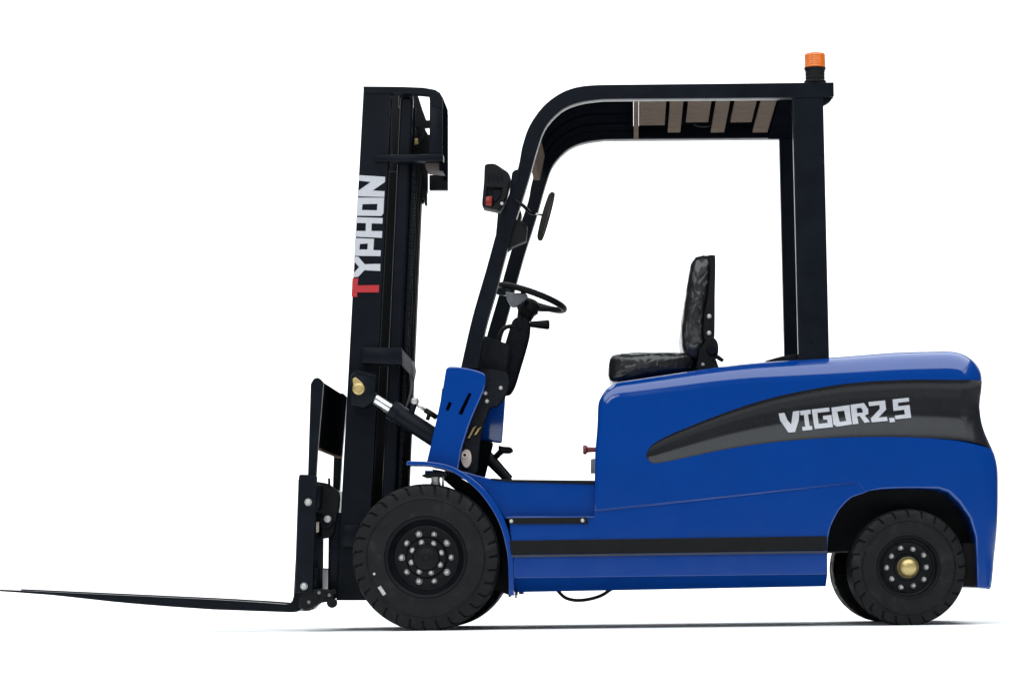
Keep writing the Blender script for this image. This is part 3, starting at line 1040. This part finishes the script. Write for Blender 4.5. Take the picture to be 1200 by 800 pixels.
# lettering up the rail
TY = {
    'T': [[(65, 655), (100, 656), (96, 697), (222, 695), (220, 738), (93, 738), (93, 766), (60, 763)]],
    'Y': [[(74, 529), (100, 530), (137, 573), (229, 571), (228, 613), (136, 608), (99, 647), (68, 649), (70, 628), (104, 590), (72, 552)]],
    'P': [[(79, 420), (192, 425), (155, 452), (109, 455)], [(192, 425), (188, 491), (153, 487), (155, 452)], [(109, 455), (106, 487), (76, 500), (79, 420)],
          [(76, 500), (106, 487), (153, 487), (188, 491), (232, 492), (230, 526), (75, 524)]],
    'H': [[(88, 298), (243, 303), (241, 336), (178, 334), (177, 379), (240, 379), (238, 419), (80, 412), (82, 378), (143, 379), (144, 333), (85, 331)]],
    'O': [[(94, 184), (251, 184), (212, 220), (124, 222)], [(251, 184), (247, 274), (236, 291), (209, 258), (212, 220)], [(236, 291), (88, 289), (121, 256), (209, 258)],
          [(88, 289), (94, 184), (124, 222), (121, 256)]],
    'N': [[(103, 52), (257, 62), (256, 92), (184, 142), (254, 146), (252, 180), (94, 176), (96, 146), (172, 92), (101, 84)]],
}
for k, polys in TY.items():
    glyphs('letter', polys, 5.0, 400, 195, lambda x, y: U(x, y, YM) - Vector((0, .0022, 0)), REDL if k == 'T' else WHITE, RAILS[0])
# head of the mast: hooded bracket with a closed rear sheet
tb = prism('mast_head', [(425.6, 101.6), (470, 102), (496, 103), (510, 105.5), (516, 109.5), (518.5, 116), (519, 128), (504, 124), (503, 112), (484, 110), (427, 109.5)], YM - .006, YM + .05, NAVY, T, 0.003, meas=YM)
prism('head_side_sheet', [(503.5, 120), (518.6, 122), (518.4, 186), (503.2, 186)], YM - .002, YM + .012, NAVY, tb, 0.001, meas=YM)
prism('head_rear_sheet', [(514.5, 107), (519.2, 115), (519.4, 199), (514.5, 199)], YM + .014, .50, MATT, tb, 0.001, meas=YM)
prism('head_lower_bar', [(440, 182), (519.5, 181), (519.5, 189.4), (440, 190)], YM - .012, YM + .055, NAVY, tb, 0.003, meas=YM)
prism('head_rear_foot', [(497, 189.6), (519, 189.6), (518.5, 200), (499, 198)], YM + .03, YM + .16, PALE, tb, 0.002, meas=YM)
bpy.data.objects['head_rear_foot'].data.materials[0] = mat('lit_underside_pink', (0.075, 0.058, 0.056), 0.7)  # pinkish light on the underside, painted into its colour
prism('head_far_sheet', [(503, 205), (509, 205), (509, 128), (524.5, 132), (524.5, 222.5), (503, 222.5)], .50, .54, BLACK, tb, 0.003, meas=.5)
prism('chain_anchor', [(458, 109), (489, 110), (494, 126), (499.5, 141), (506, 141), (506, 149), (497, 149.5), (501.5, 157.5), (506, 159), (506, 190), (501, 191), (501, 224), (496, 238), (460, 238)], .50, .54, BLACK, tb, 0.003, meas=.5)
lathe('chain_sheave', [(0, -.004), (.02, -.004), (.024, .004), (.036, .004), (.036, .0), (.045, .0), (.045, .008), (.034, .016), (.045, .024), (.045, .03), (0, .03)], U(484, 158, .44), BLACK, tb, (0, 1, 0), 28)
prism('brass_tag', [(479, 164), (489.5, 162), (490.5, 168.5), (480, 171)], .40, .41, BRASS, tb, 0.001, meas=.4)
lathe('cylinder_head', [(0, .0), (.026, 0), (.03, .006), (.03, .05), (.024, .056), (.024, .075), (0, .075)], U(476, 127, YM + .1), NAVY, tb, (0, 0, 1), 20)
prism('hose_guide', [(494, 222), (500, 222), (500, 240), (497.5, 240), (497.5, 232), (494, 232)], .45, .5, BLACK, tb, 0.002, meas=.45)
# hoses and lift chain along the back of the mast
for k, (d0, yy, r) in enumerate(((66, .30, .0105), (69.5, .36, .0105))):
    pts = []
    for i in range(40):
        y = 192 + (696 - 192) * i / 39
        pts.append(U(*ml(d0 + (y - 192) * .009 + .7 * math.sin(i * 1.1 + k), y), yy))
    tube('hydraulic_hose', pts, r, BLACK, T, 10)
ch0 = None
for i in range(58):
    y = 196 + i * 8.2
    p = U(*ml(64.5 + (y - 192) * .008, y), .26)
    if ch0 is None:
        bm = bmesh.new()
        for dy in (-.008, .008):
            a_ = [p + Vector((sx * .0085, 0, sz * .0125)) for sx, sz in ((-.6, -1), (.6, -1), (1, -.5), (.55, 0), (1, .5), (.6, 1), (-.6, 1), (-1, .5), (-.55, 0), (-1, -.5))]
            add_prism(bm, a_, p.y + dy - .002, p.y + dy + .002)
        add_tube(bm, [p + Vector((0, -.012, 0)), p + Vector((0, .012, 0))], .004, 8)
        CH = prism('lift_chain', [ml(63.4, 194), ml(64.6, 194), ml(69, 696), ml(67.6, 696)], .258, .262, BLACK, T, 0, meas=.26)
        ch0 = obj('chain_link', bm, NAVY, CH, loc=p)
    else:
        repeat(ch0, CH, p)
# collar half way down
cl = prism('mast_collar', [(424.5, 406.5), (470.5, 407.5), (470.5, 427.0), (423.5, 425.5)], YM - .03, YM + .10, NAVY, T, 0.003, meas=YM - .03)
prism('collar_bracket', [(470.8, 409), (481.5, 421), (483, 430), (481.5, 440), (470.8, 428)], YM - .02, YM + .2, GREY, cl, 0.002, meas=YM - .02)
bpy.data.objects['collar_bracket'].data.materials[0] = mat('dusty_bracket', (0.040, 0.040, 0.044), 0.6, spots=((0.12, 0.11, 0.10), 60, 0.6))
prism('mast_stop_block', [(401, 615), (420, 614), (420, 641), (401, 640)], YM - .012, YM + .01, NAVY, T, 0.003, meas=YM)
# tilt cylinder pin block
pb = prism('tilt_bracket', [(411, 440), (417, 434.5), (441, 440), (438, 470), (426, 478), (411, 474)], YM - .09, YM + .01, NAVY, T, 0.004, meas=YM - .09)
prism('bracket_top', [(417, 433.5), (441, 439), (440, 442), (415.5, 436.5)], YM - .094, YM + .005, NAVY, pb, 0.001, meas=YM - .09)
lathe('pivot_pin', [(0, -.014), (.014, -.014), (.016, -.010), (.022, -.008), (.0255, -.002), (.0255, .01)], U(420.3, 455.5, YM - .09), BRASS, pb, (0, 1, 0), 24)
lathe('pin_socket', [(0, -.0155), (.007, -.0155), (.008, -.013)], U(420.3, 455.5, YM - .09), BRASS, pb, (0, 1, 0), 6)
prism('pin_keeper', smooth_px([(413, 444), (416, 442), (419.5, 444), (426, 451), (424, 458), (416, 459), (414, 453)], 3), YM - .098, YM - .085, BRASS, pb, 0.002, meas=YM - .098)
YT = YM - .05
A, B = U(434, 463.5, YT), U(520, 519.5, YT)
d = (B - A).normalized()
tc_ = tube('tilt_cylinder', [U(459, 479.6, YT), U(459.4, 479.9, YT), B], [.036, .037, .037], NAVY, T, 24)
tube('gland', [U(458, 479, YT), U(466, 484.2, YT)], .0395, NAVY, tc_, 24)
tube('piston_rod', [A, U(460, 480.3, YT)], .0215, CHROME, tc_, 20)
tube('rod_eye', [U(430, 461, YT), U(439.5, 467.2, YT)], [.026, .029], NAVY, tc_, 16)
tube('port', [U(481, 487, YT - .01), U(486.5, 470, YT - .01)], .012, NAVY, tc_, 10)
lathe('port_elbow', [(0, -.016), (.012, -.012), (.017, 0), (.012, .012), (0, .016)], U(486, 470, YT - .01), STEEL, tc_, (0, 1, 0), 14)
tube('hose_fitting', [U(486, 472, YT - .01), U(500, 481.5, YT - .01)], .0065, STEEL, tc_, 10)
tube('hose_end', [U(498, 480, YT - .01), U(512, 489, YT - .01)], .011, BLACK, tc_, 10)
tube('port', [U(501, 492, YT - .01), U(503, 484, YT - .01)], .008, BLACK, tc_, 10)
tube('hose_loop', smooth_path([U(477, 425, .28), U(481, 440, .28), U(482, 455, .28), U(479, 468, .28), U(474, 480, .28)], 4), .006, GREY, T, 8)
# far tilt cylinder
tube('tilt_cylinder', [Vector((p.x, mir(YT), p.z)) for p in (U(459, 479.6, YT), B)], .037, NAVY, T, 20)

# ---- load backrest, carriage and forks
YB = 0.06
YE = mir(YB)
upl = smooth_px([(364, 450), (367, 444.5), (370, 442.6), (374, 443), (378.5, 447.5)], 3)
for a, b in ((YB, YB + .045), (YE - .045, YE)):
    prism('backrest_upright', upl + [(372, 524), (369.5, 565), (366, 690), (354, 690), (360.5, 565)], a, b, NAVY, T, 0.003, meas=YB)
bmp = prism('backrest_plate', [(370.5, 444), (378.3, 447.5), (372.2, 523), (367, 523)], YB + .045, YE - .045, MATT, T, 0.002, meas=YB)
prism('plate_edge', [(367.5, 523.3), (372.2, 523.3), (372, 525), (367.4, 525)], YB + .045, YE - .045, TAN, bmp, 0.0, meas=YB)
sp = prism('carriage_plate', smooth_px([(350, 560), (350.6, 556.5), (353.5, 555.6), (365, 556.2)], 2) + [(371.5, 558), (368, 640), (366, 694), (345.5, 694), (347.5, 640)], YB - .02, YB - .002, NAVY, T, 0.003, meas=YB - .02)
bolts('carriage_bolt', [U(x, y, YB - .02) for x, y in ((361.2, 588), (356.2, 686.5))], .0115, .010, sp)
for q in ([(353, 566), (374, 567), (373, 596), (352, 595)], [(350, 664), (371, 665), (369, 695), (348, 694)]):
    prism('fork_bar', q, YB + .05, YE - .05, NAVY, T, 0.006, meas=YB)
rb = prism('roller_bracket', smooth_px([(371, 564), (383, 566), (392, 572), (397, 577), (397, 592), (393, 612), (388, 629), (371, 630)], 2), YM + .0, YM + .05, BLACK, T, 0.003, meas=YM)
lathe('side_roller', [(0, -.02), (.008, -.02), (.010, -.014), (.024, -.014), (.028, -.010), (.028, .02), (0, .02)], U(383, 611, YM), NAVY, rb, (0, 1, 0), 20)
lathe('roller_pin', [(0, -.03), (.013, -.028), (.016, -.02), (.016, 0)], U(384.5, 608, YM), STEEL, rb, (0, 1, 0), 12)
prism('roller_shim', [(371.5, 612), (374.5, 611), (374.5, 623), (371.5, 624)], YM - .03, YM - .01, PALE, rb, 0.001, meas=YM)
tube('grease_nipple', [U(386, 570, YM), U(385.6, 560, YM)], .005, BLACK, rb, 8)
prism('carriage_upright', [(364, 600), (378.5, 600), (377.5, 695), (364, 695)], YM, YM + .04, NAVY, T, 0.003, meas=YM)
prism('carriage_upright', [(364, 600), (378.5, 600), (377.5, 695), (364, 695)], YN - .04, YN, NAVY, T, 0.003, meas=YM)
prism('carriage_rail_guide', [(384.5, 600), (399, 600), (396, 697), (383.5, 697)], YM + .02, YM + .06, NAVY, T, 0.003, meas=YM)
lw = prism('lower_hook', smooth_px([(352, 700), (358, 693), (368, 690), (380, 690), (388, 692), (392, 698), (386, 704), (374, 706), (366, 711), (356, 714), (350, 710)], 2), YB - .01, YB + .12, BLACK, T, 0.004, meas=YB)
for (x, y), r in (((389, 706), .019), ((381, 697), .012), ((391, 693), .011), ((371, 699), .012)):
    lathe('lower_roller', [(0, -.02), (r * .5, -.02), (r * .55, -.015), (r, -.014), (r * 1.05, 0), (r, .03), (0, .03)], U(x, y, YB), BLACK, lw, (0, 1, 0), 16)
bolts('hook_bolt', [U(x, y, YB - .013) for x, y in ((374, 694), (386, 697), (362, 705))], .006, .007, lw, GREY)

fk = [(-7, 690.2), (60, 693.2), (130, 696.4), (200, 699.6), (250, 702), (300, 705), (334, 707.6), (339, 707), (342.5, 703.5), (344, 698), (346.5, 650), (349.5, 562), (351, 559)] + \
     [(362, 560), (360, 650), (358.5, 700), (356, 709), (351, 714.6), (344, 717), (335, 716.8), (300, 715.6), (250, 713.8), (200, 710.4), (160, 707.2), (130, 704.4), (90, 700), (60, 696.8), (20, 693.8), (-7, 692.0)]
for a, b in ((YC - .30, YC - .18), (YC + .18, YC + .30)):
    bm = prism_bm(fk, a, b, 0.0022, meas=YC - .30)
    xm = U(-7, 691, YC - .30).x
    for v in bm.verts:
        t = (v.co.x - xm) / .5
        if t < 1:
            w = .45 + .55 * math.sqrt(max(0, t))
            v.co.y = (a + b) / 2 + (v.co.y - (a + b) / 2) * w
    obj('fork', bm, NAVY, T)
